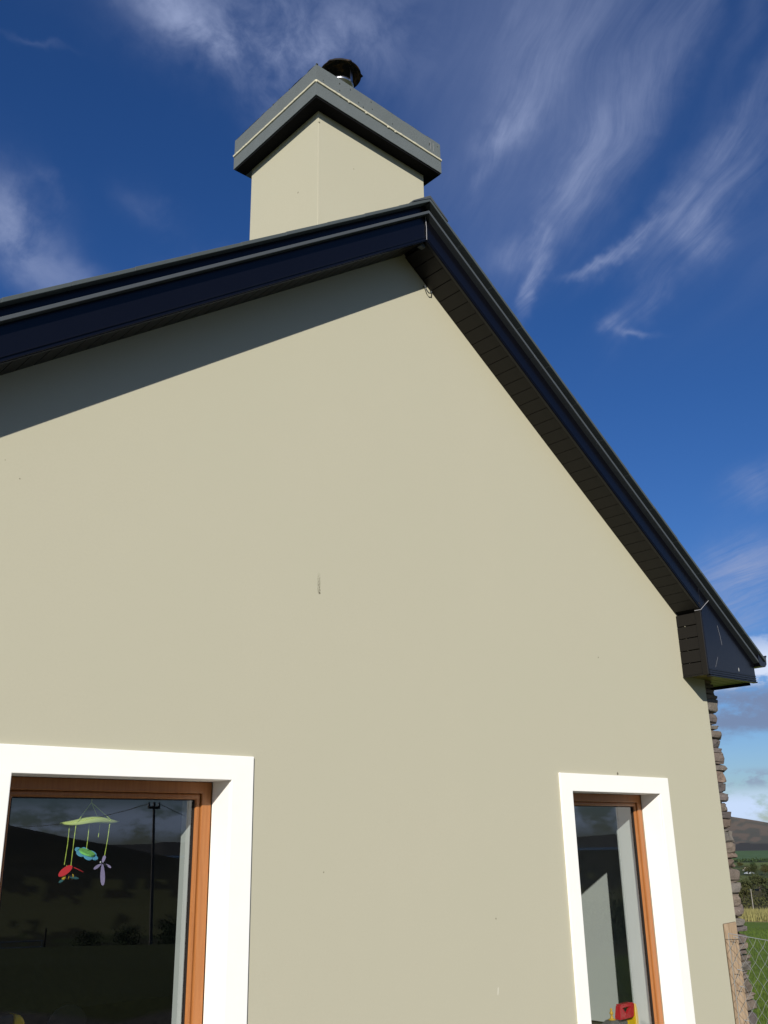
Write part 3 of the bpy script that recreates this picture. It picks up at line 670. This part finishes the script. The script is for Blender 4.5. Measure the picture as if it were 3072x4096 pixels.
# ------------------------------------------------------------------ things behind the glass
M_TRED = flat('red_toy_plastic', (.55, .012, .03), .25, spec=.5); M_TYEL = flat('yellow_toy_plastic', (.80, .50, .01), .25, spec=.5); M_TGRY = flat('grey_toy_plastic', (.16, .15, .14), .4); M_TNAVY = flat('navy_toy_plastic', (.02, .03, .10), .35); M_GOLD = flat('ochre_toy_plastic', (.70, .40, .04), .3)
LZ = RW[2]+.055
tg = empty('toy_garage', (2.25, .30, LZ)); tag(tg, 'red and yellow plastic toy with triangular opening on the right window board', 'toy')
def tp(b, name, m, par, loc, bevel=0, smooth=False):
    o = b.build(name, m, par, bevel=bevel, smooth=smooth); o.location = tuple(-q for q in loc); return o
TL = (2.25, .30, LZ)
b = MB()                                                   # red front with an inverted triangle cut through
outer = [(2.165, .140), (2.325, .128), (2.365, .215), (2.195, .236)]
outer = [(2.168, .142), (2.318, .142), (2.340, .150), (2.352, .226), (2.334, .236), (2.196, .236), (2.180, .226)]
inner = [(2.250, .168), (2.302, .215), (2.205, .215)]
def holed(b, o_, i_, y0, y1):
    no, ni = len(o_), len(i_)
    bm = bmesh.new(); ov = [bm.verts.new((p[0], y0, p[1])) for p in o_]; iv = [bm.verts.new((p[0], y0, p[1])) for p in i_]
    ed = [bm.edges.new((L_[i], L_[(i+1) % len(L_)])) for L_ in (ov, iv) for i in range(len(L_))]
    bmesh.ops.triangle_fill(bm, edges=ed, use_beauty=True)
    bm.verts.index_update(); fs = [tuple(v.index for v in f.verts) for f in bm.faces]; vs = [tuple(v.co) for v in bm.verts]; bm.free()
    k = len(vs); allf = fs+[tuple(i+k for i in f[::-1]) for f in fs]
    for L_, o0 in ((no, 0), (ni, no)):
        for i in range(L_): allf.append((o0+i, o0+(i+1) % L_, o0+(i+1) % L_+k, o0+i+k))
    b.add(vs+[(v[0], y1, v[2]) for v in vs], allf)
holed(b, outer, inner, .285, .30); b.box(2.196, 2.334, .301, .33, .226, .2355); b.prism([(2.168, .153), (2.178, .153), (2.204, .2255), (2.190, .2255)], .301, .33); b.box(2.17, 2.318, .301, .33, .1425, .152); tp(b, 'red_panel', M_TRED, tg, TL, .003)
b = MB(); b.box(2.25, 2.28, .302, .31, LZ, .128); tp(b, 'navy_bar', M_TNAVY, tg, TL)
b = MB()
for k, (w0, h0) in enumerate(((0, 0), (.010, -.004), (.020, -.012))):
    b.prism([(2.342+w0*.2, LZ), (2.374+w0, LZ), (2.380+w0, .13), (2.376+w0, .19), (2.366+w0*.6, .222+h0), (2.355+w0*.4, .228+h0)], .278+k*.03, .306+k*.03)
b.prism([(2.265, LZ), (2.342, LZ), (2.342, .128), (2.265, .128)], .286, .36)
tp(b, 'yellow_side', M_TYEL, tg, TL, .004)
b = MB(); b.box(2.17, 2.262, .29, .36, LZ, .128); tp(b, 'grey_base', M_TGRY, tg, TL, .004)
tt = empty('toy_tower', (2.07, .30, LZ)); tag(tt, 'grey toy tower roof topped by a small yellow finial beside the red toy', 'toy')
TL2 = (2.07, .30, LZ)
b = MB(); apex = [(2.060, .28, .152), (2.125, .28, .152), (2.125, .33, .152), (2.060, .33, .152)]; bs = [(1.965, .24, .105), (2.150, .24, .105), (2.150, .37, .105), (1.965, .37, .105)]
b.add(apex+bs, [(0, 3, 2, 1)[::-1], (0, 1, 5, 4), (1, 2, 6, 5), (2, 3, 7, 6), (3, 0, 4, 7)]); b.box(1.975, 2.14, .25, .36, LZ, .104); tp(b, 'tower_roof', M_TGRY, tt, TL2, .004)
b = MB(); b.lathe([(.0, .073), (.007, .070), (.009, .062), (.005, .055), (.011, .048), (.014, .040), (.008, .032), (.006, .026), (.011, .018), (.010, .012), (.013, .008), (.025, .004), (.027, 0), (0, 0)], (2.092, .30, .153), 16); tp(b, 'finial', M_GOLD, tt, TL2, smooth=True)

M_CHAIR = flat('black_chair_plastic', (.010, .010, .011), .5)
cx, cy = -1.62, .86
chr_ = empty('child_chair', (cx, cy, -.06)); tag(chr_, 'dark chair with rounded back low behind the left window', 'chair')
def cp(b, n_, **k): o = b.build(n_, M_CHAIR, chr_, **k); o.location = (-cx, -cy, .06)
b = MB(); n = 16; pl_ = [(cx-.105, .28), (cx+.105, .28)]+[(cx+.105*cos(pi*i/n), .52+.095*sin(pi*i/n)) for i in range(n+1)]
b.prism(pl_, cy, cy+.025); cp(b, 'backrest', bevel=.008)
b = MB(); b.box(cx-.14, cx+.14, cy-.28, cy-.002, .24, .268); cp(b, 'seat', bevel=.008)
for sx in (-.12, .12):
    for sy in (-.26, -.02): b = MB(); b.tube([(cx+sx, cy+sy, -.06), (cx+sx*.95, cy+sy, .24)], .013, 8); cp(b, 'leg')
tr_ = empty('toy_truck', (-2.14, .31, LW[2]+.055)); tag(tr_, 'black toy truck with rounded yellow nose on the left window board', 'toy'); TL3 = (-2.14, .31, LW[2]+.055)
b = MB(); b.box(-2.27, -2.135, .27, .35, .52, .692); tp(b, 'body', M_CHAIR, tr_, TL3, .012)
b = MB(); b.prism([(-2.133, .50), (-2.082, .50), (-2.080, .62), (-2.088, .66), (-2.105, .684), (-2.133, .689)], .268, .352); tp(b, 'yellow_nose', M_TYEL, tr_, TL3, .010)
for xx in (-2.23, -2.12): b = MB(); b.lathe([(0, -.012), (.02, -.012), (.024, -.006), (.024, .006), (.02, .012), (0, .012)], (0, 0, 0), 16); o = b.build('wheel', M_CHAIR, tr_); o.location = (xx+2.14, -.035, .0245); o.rotation_euler = (pi/2, 0, 0)

# ------------------------------------------------------------------ chain link fence
FY = -1.20
fence = empty('chain_link_fence', (1.13, FY, -.3)); tag(fence, 'chain link fence on timber posts beside the house corner', 'fence')
fof = (-1.13, -FY, .3)
FD = Vector((.87, -.49, 0)).normalized(); F0 = Vector((1.062, -1.215, 0))     # run of the fence and where its mesh starts
def ftop(q): return .868-.165*min(q, 2.5)-.03*max(0, q-2.5)
def fp(q, z, off=0.0):
    """a point q metres along the fence at height z, off metres towards the viewer"""
    k = -.010-off; return (F0.x+FD.x*q+FD.y*k, F0.y+FD.y*q-FD.x*k*-1, z)
PW = .068
def post(loc, h, yaw_):
    b = MB(); n = 10; vs = []
    for k in range(n+1):
        z = -.9+(h+.9)*k/n
        for sx, sy in ((-1, -1), (1, -1), (1, 1), (-1, 1)):
            vs.append((sx*PW/2*(1+.03*mnoise.noise(Vector((k*.7, sx, h)))), sy*.022, z+(.006*sx if k == n else 0)))
    fs = [(0, 3, 2, 1), tuple(range(4*n, 4*n+4))]+[(4*k+i, 4*k+(i+1) % 4, 4*k+4+(i+1) % 4, 4*k+4+i) for k in range(n) for i in range(4)]
    b.add(vs, fs); o = b.build('post', M_POST, fence, bevel=.004); o.location = (loc[0]+fof[0], loc[1]+fof[1], fof[2]); o.rotation_euler = (0, 0, yaw_); return o
PXY = (1.170, -1.185)
post(PXY, .893, R(-56))
for q_ in (3.2, 6.4, 9.6): post((F0.x+FD.x*q_+.03, F0.y+FD.y*q_+.035), ftop(q_)+.05, R(-30))
b = MB(); DX, DZ = .057, .079; LEN = 9.0; rows = 14; r = .0011
for c in range(-rows*2, int(LEN/(DX/2))):
    for sgn in (1, -1):
        pts = []
        for k in range(rows*2+1):
            q_ = (c+k)*DX/2 if sgn > 0 else (c+rows*2-k)*DX/2
            if q_ < -.001 or q_ > LEN: continue
            pts.append(fp(q_, ftop(q_)-.02-k*DZ/2, .003 if (k+(sgn > 0)) % 2 else -.003))
        if c % 2 == 0 and len(pts) > 1: b.tube(pts, r, 3, cap=False)
o = b.build('wire_mesh', M_GALV, fence); o.location = fof
b = MB(); b.tube([fp(i*.2, ftop(i*.2)-.018-.006*sin(i*.9), .004) for i in range(45)], .0016, 5); o = b.build('straining_wire', M_GALV, fence); o.location = fof
b = MB(); b.tube([fp(0, ftop(0)-.02, .004), fp(-.002, -.4, .004)], .0017, 4); o = b.build('line_wire', M_GALV, fence); o.location = fof
for k in (0, 2, 3, 5, 7, 8):
    b = MB(); zz_ = ftop(0)-.035-k*DZ; b.tube([fp(.035, zz_, -.004), fp(.05, zz_-.006, .010), fp(.062, zz_-.012, -.004)], .0018, 5); o = b.build('staple', M_GALV, fence); o.location = fof

# ------------------------------------------------------------------ plants, trees and far things
def leaf_mat(name, c1, c2):
    def h(t, pos, c, b):
        oi = t.new('ShaderNodeObjectInfo').outputs['Random']; n = t.noise(pos, 1.6, 3)
        return t.mix(t.math('MULTIPLY', t.math('ADD', n, oi), .5), c1, c2)
    return mat(name, c1, .8, .2, hook=h)
M_LEAF = leaf_mat('dark_leaves', (.025, .042, .014), (.075, .068, .022)); M_LEAF2 = leaf_mat('mid_green_leaves', (.032, .055, .022), (.055, .085, .03)); M_BARK = flat('bark', (.07, .055, .04), .9)
def leaves(b, c, rad, n, s, rn):
    cl = []
    for k in range(max(5, n//40)):
        v = Vector((rn.gauss(0, 1), rn.gauss(0, 1), rn.gauss(0, 1))).normalized()*rn.uniform(.35, .95)
        cl.append(Vector((c[0]+v.x*rad[0], c[1]+v.y*rad[1], c[2]+v.z*rad[2])))
    for k in range(n):
        q = rn.choice(cl); p = q+Vector((rn.gauss(0, .24)*rad[0], rn.gauss(0, .24)*rad[1], rn.gauss(0, .22)*rad[2]))
        nrm = Vector((rn.gauss(0, 1), rn.gauss(0, 1), rn.gauss(.3, 1))).normalized(); a1 = nrm.orthogonal().normalized()*s*rn.uniform(.6, 1.3); a2 = nrm.cross(a1).normalized()*s*rn.uniform(.5, 1)
        b.add([p-a1, p-a2*.6, p+a1, p+a2*.6], [(0, 1, 2, 3)])
def make_tree(name, h, wdt, n, s, seed, mt):
    rn = random.Random(seed); root = empty(name)
    b = MB(); b.tube([(0, 0, -.5), (.05*h*.1, 0, h*.25), (0, 0, h*.7)], [.035*h, .025*h, .008*h], 7)
    for k in range(4):
        a_ = k*1.7; b.tube([(0, 0, h*(.25+.08*k)), (wdt*.3*cos(a_), wdt*.3*sin(a_), h*(.45+.08*k))], [.016*h, .006*h], 5)
    b.build('trunk', M_BARK, root)
    b = MB(); leaves(b, (0, 0, h*.58), (wdt*.5, wdt*.5, h*.42), n, s, rn); b.build('crown', mt, root)
    return root
def copy_tree(o):
    c = o.copy(); col.objects.link(c)
    for q in list(o.children): d_ = q.copy(); col.objects.link(d_); d_.parent = c
    return c
def place(o, d, az, sc, rz): X, Y = polar(d, az); o.location = (X, Y, ground_z(d, az)-.1); o.scale = (sc,)*3; o.rotation_euler = (0, 0, rz)
protos = [make_tree('broadleaf_tree', 11, 9, 900, .55, 11, M_LEAF), make_tree('broadleaf_tree', 9.5, 10, 900, .55, 12, M_LEAF), make_tree('broadleaf_tree', 12, 8, 800, .55, 13, M_LEAF2)]
rn = random.Random(5); used = set()
def grove(dr, azr, n, scr, label, group, pick):
    for i in range(n):
        k = rn.choice(pick); o = protos[k]
        if k in used: o = copy_tree(protos[k])
        used.add(k); az = azr[0]+(azr[1]-azr[0])*(i+rn.uniform(.2, .8))/n
        place(o, rn.uniform(*dr), az, rn.uniform(*scr), rn.uniform(0, 6.28)); tag(o, label, 'tree', group)
grove((470, 560), (50, 84), 60, (.85, 1.15), 'dark green tree in the belt behind the rough grass field', 'trees in the near belt', [0, 1])
grove((640, 900), (50, 84), 58, (.62, .9), 'grey green tree among the trees around the barn', 'trees around the barn', [2, 0, 1])
grove((980, 1150), (50, 84), 48, (.6, .85), 'small far tree below the pale green field', 'far trees below the pale field', [2, 1])
b = MB(); rw = random.Random(8)
for i in range(460):
    az = 50+34*i/460; dd = rw.uniform(1340, 1480); X, Y = polar(dd, az); z = ground_z(dd, az)
    leaves(b, (X, Y, z+1.8), (5, 5, 2.2), 14, 1.6, rw)
o = b.build('woodland_strip', M_LEAF2); o['kind'] = 'stuff'; o['label'] = 'dark strip of far woodland between two green fields'
b = MB(); rw = random.Random(9)                            # scrub under the near belt
for i in range(480):
    az = 50+34*i/480; dd = rw.uniform(445, 500); X, Y = polar(dd, az); z = ground_z(dd, az); leaves(b, (X, Y, z+1.4), (2.4, 2.4, 2.2), 26, .5, rw)
o = b.build('scrub', M_LEAF); o['kind'] = 'stuff'; o['label'] = 'dark scrub at the foot of the near tree belt'
# barn roof in the valley
dB, azB = 905, 62.22; X, Y = polar(dB, azB); zB = CAM.z+dB*tan(R(-2.03))
barn = empty('barn', (X, Y, zB)); barn.rotation_euler = (0, 0, -R(azB)); tag(barn, 'pale grey metal roofed barn among trees in the valley', 'barn')
b = MB(); b.prism([(-4.4, -4), (4.4, -4), (4.4, 0), (0, 2.0), (-4.4, 0)], -6, 6); b.build('wall', flat('pale_cladding', (.30, .33, .36), .6), barn)
for sg in (-1, 1): b = MB(); b.prism([(0, 2.05), (sg*4.8, -.15), (sg*4.8, .05), (0, 2.3)], -6.4, 6.4); b.build('roof', flat('grey_roof_sheet', (.42, .45, .48), .5), barn)
b = MB(); b.prism([(4.6, -4), (8.6, -4), (8.6, -.9), (4.6, -.2)], -4, 4); b.build('lean_to', flat('pale_cladding_two', (.36, .38, .38), .6), barn)
X, Y = polar(1000, 62.12); cot = empty('cottage', (X, Y, CAM.z+1000*tan(R(-1.80)))); tag(cot, 'tiny pale cottage roof between far trees above the barn', 'cottage')
b = MB(); b.prism([(-2.5, -3), (2.5, -3), (2.5, 0), (-2.5, 0)], -3, 3); b.build('wall', flat('white_wall', (.7, .68, .62), .7), cot)
b = MB(); b.prism([(-2.7, .02), (2.7, .02), (2.2, 1.6), (-2.2, 1.6)], -1.5, 1.5); b.build('roof', flat('tan_roof', (.35, .30, .24), .7), cot)
def utility_pole(name, base, top, r, label, arm, wires):
    root = empty(name, base); tag(root, label, 'utility pole'); hgt = top[2]-base[2]; dx = top[0]-base[0]; dy = top[1]-base[1]
    b = MB(); b.tube([(0, 0, -.5), (dx, dy, hgt)], [r, r*.75], 10); b.build('pole_shaft', flat(name+'_timber', (.26, .24, .21) if not wires else (.17, .155, .14), .85, var=.2), root)
    b = MB(); b.box(dx-arm[0], dx+arm[0], dy-.06, dy+.06, hgt-.35, hgt-.22)
    b.build('crossarm', M_GREYMETAL if not wires else M_BARK, root)
    for s_ in (-.9, 0, .9):
        b = MB(); b.lathe([(0, .22), (.06, .2), (.05, .12), (.08, .06), (.05, 0), (0, 0)], (dx+s_*arm[0], dy, hgt-.22), 8); b.build('insulator', M_GREYMETAL, root)
    for k, (p0, p1) in enumerate(wires):
        b = MB(); a_, c_ = Vector(p0)-Vector(base), Vector(p1)-Vector(base); b.tube([a_.lerp(c_, i/12)-Vector((0, 0, .9*4*(i/12)*(1-i/12))) for i in range(13)], .018, 4); b.build('wire', M_BARK, root)
X, Y = polar(420, 62.18); utility_pole('utility_pole', (X, Y, ground_z(420, 62.18)), (X-.0, Y, CAM.z+420*tan(R(-2.80))), .17, 'pale timber utility pole in front of the near tree belt', (.75,), [])
MC = Vector((CAM.x, 2*.19-CAM.y, CAM.z))                   # what the panes reflect stands behind the photographer
def behind(d, az, el): return Vector((MC.x+d*sin(R(az)), MC.y+d*cos(R(az)), MC.z+d*tan(R(el))))
tp_ = behind(55, 150.9, 2.3); bp_ = behind(55, 150.6, -5.6)
utility_pole('utility_pole', tuple(bp_), tuple(tp_), .095, 'dark utility pole with wires reflected in the left window', (.34,), [(tuple(tp_+Vector((-.38, 0, -.1))), tuple(behind(75, 162, 1.6))), (tuple(tp_+Vector((.38, 0, -.1))), tuple(behind(60, 140, .2)))])
# field gate behind the photographer, reflected in the left pane
g0, g1 = behind(75, 160.4, -5.45), behind(75, 156.2, -5.5); gate = empty('field_gate', tuple(g0)); tag(gate, 'tubular metal field gate reflected low in the left window', 'gate')
dv = g1-g0
for k, hz in enumerate((.1, .4, .72, 1.1)): b = MB(); b.tube([(0, 0, hz), (dv.x, dv.y, dv.z+hz)], .035, 6); b.build('rail', M_GALV, gate)
for t_ in (0, .5, .985): b = MB(); b.tube([tuple(dv*t_+Vector((0, 0, 0))), tuple(dv*t_+Vector((0, 0, 1.12)))], .035, 6); b.build('stile', M_GALV, gate)
b = MB(); b.tube([tuple(dv*1.02-Vector((0, 0, .4))), tuple(dv*1.02+Vector((0, 0, 1.9)))], .07, 8); b.build('gate_post', M_BARK, gate)
bush = empty('gorse_bush'); b = MB(); leaves(b, (0, 0, .9), (1.5, 1.4, 1.0), 1500, .085, random.Random(4)); b.build('foliage', M_LEAF2, bush); b = MB(); b.tube([(0, 0, -.2), (.05, 0, .7)], [.06, .03], 6); b.build('stem', M_BARK, bush)
for i, (d_, az, sc) in enumerate(((26, 149.5, .3), (60, 147.6, .9), (70, 149.2, 1.0), (74, 151.8, .8), (72, 154.0, .7), (24, 128, .5), (40, 124, 1.0), (48, 127, 1.1), (60, 122, 1.4), (58, 125, 1.2))):
    o = bush if i == 0 else copy_tree(bush); p_ = behind(d_, az, 0); az2 = math.degrees(atan2(p_.x-CAM.x, p_.y-CAM.y)); d2 = sqrt((p_.x-CAM.x)**2+(p_.y-CAM.y)**2)
    place(o, d2, az2, sc, i*1.3); tag(o, 'dark gorse bush on the field behind the viewer', 'bush', 'gorse bushes in the field')
# lawn blades beyond the fence, at the right edge of the picture
b = MB(); rg = random.Random(2)
for i in range(58000):
    az = rg.uniform(58, 69) if i < 26000 else rg.uniform(40, 100); d_ = 8.4*(36/8.4)**rg.random(); X, Y = polar(d_, az)
    if -3.5 < X < 3.7 and Y > -.1: continue
    z = ground_z(d_, az); h_ = rg.uniform(.025, .06)*(1+d_*.015); a_ = rg.random()*6.28; w_ = .0022*(1+d_*.06); lx, ly = rg.gauss(0, .018), rg.gauss(0, .018)
    b.add([(X-w_*cos(a_), Y-w_*sin(a_), z-.01), (X+w_*cos(a_), Y+w_*sin(a_), z-.01), (X+lx, Y+ly, z+h_)], [(0, 1, 2)])
o = b.build('grass', leaf_mat('lawn_grass', (.062, .105, .012), (.10, .145, .022))); o['kind'] = 'stuff'; o['label'] = 'green lawn grass beyond the chain link fence'

b = MB(); rg = random.Random(3)                            # tan tussocks of the rough field past the lawn
for i in range(11000):
    az = rg.uniform(57, 69) if i < 5000 else rg.uniform(45, 95); d_ = 41*(150/41)**rg.random(); X, Y = polar(d_, az)
    if mnoise.noise(Vector((X*.12, Y*.12, 2))) < -.08: continue
    z = ground_z(d_, az)
    for k in range(3):
        h_ = rg.uniform(.25, .6); a_ = rg.random()*6.28; w_ = .02*(1+d_*.01); x_, y_ = X+rg.gauss(0, .2), Y+rg.gauss(0, .2)
        b.add([(x_-w_*cos(a_), y_-w_*sin(a_), z-.05), (x_+w_*cos(a_), y_+w_*sin(a_), z-.05), (x_+rg.gauss(0, .12), y_+rg.gauss(0, .12), z+h_)], [(0, 1, 2)])
o = b.build('rough_grass', leaf_mat('dry_grass', (.27, .225, .09), (.15, .16, .05))); o['kind'] = 'stuff'; o['label'] = 'tan tussocky rough grass behind the lawn'
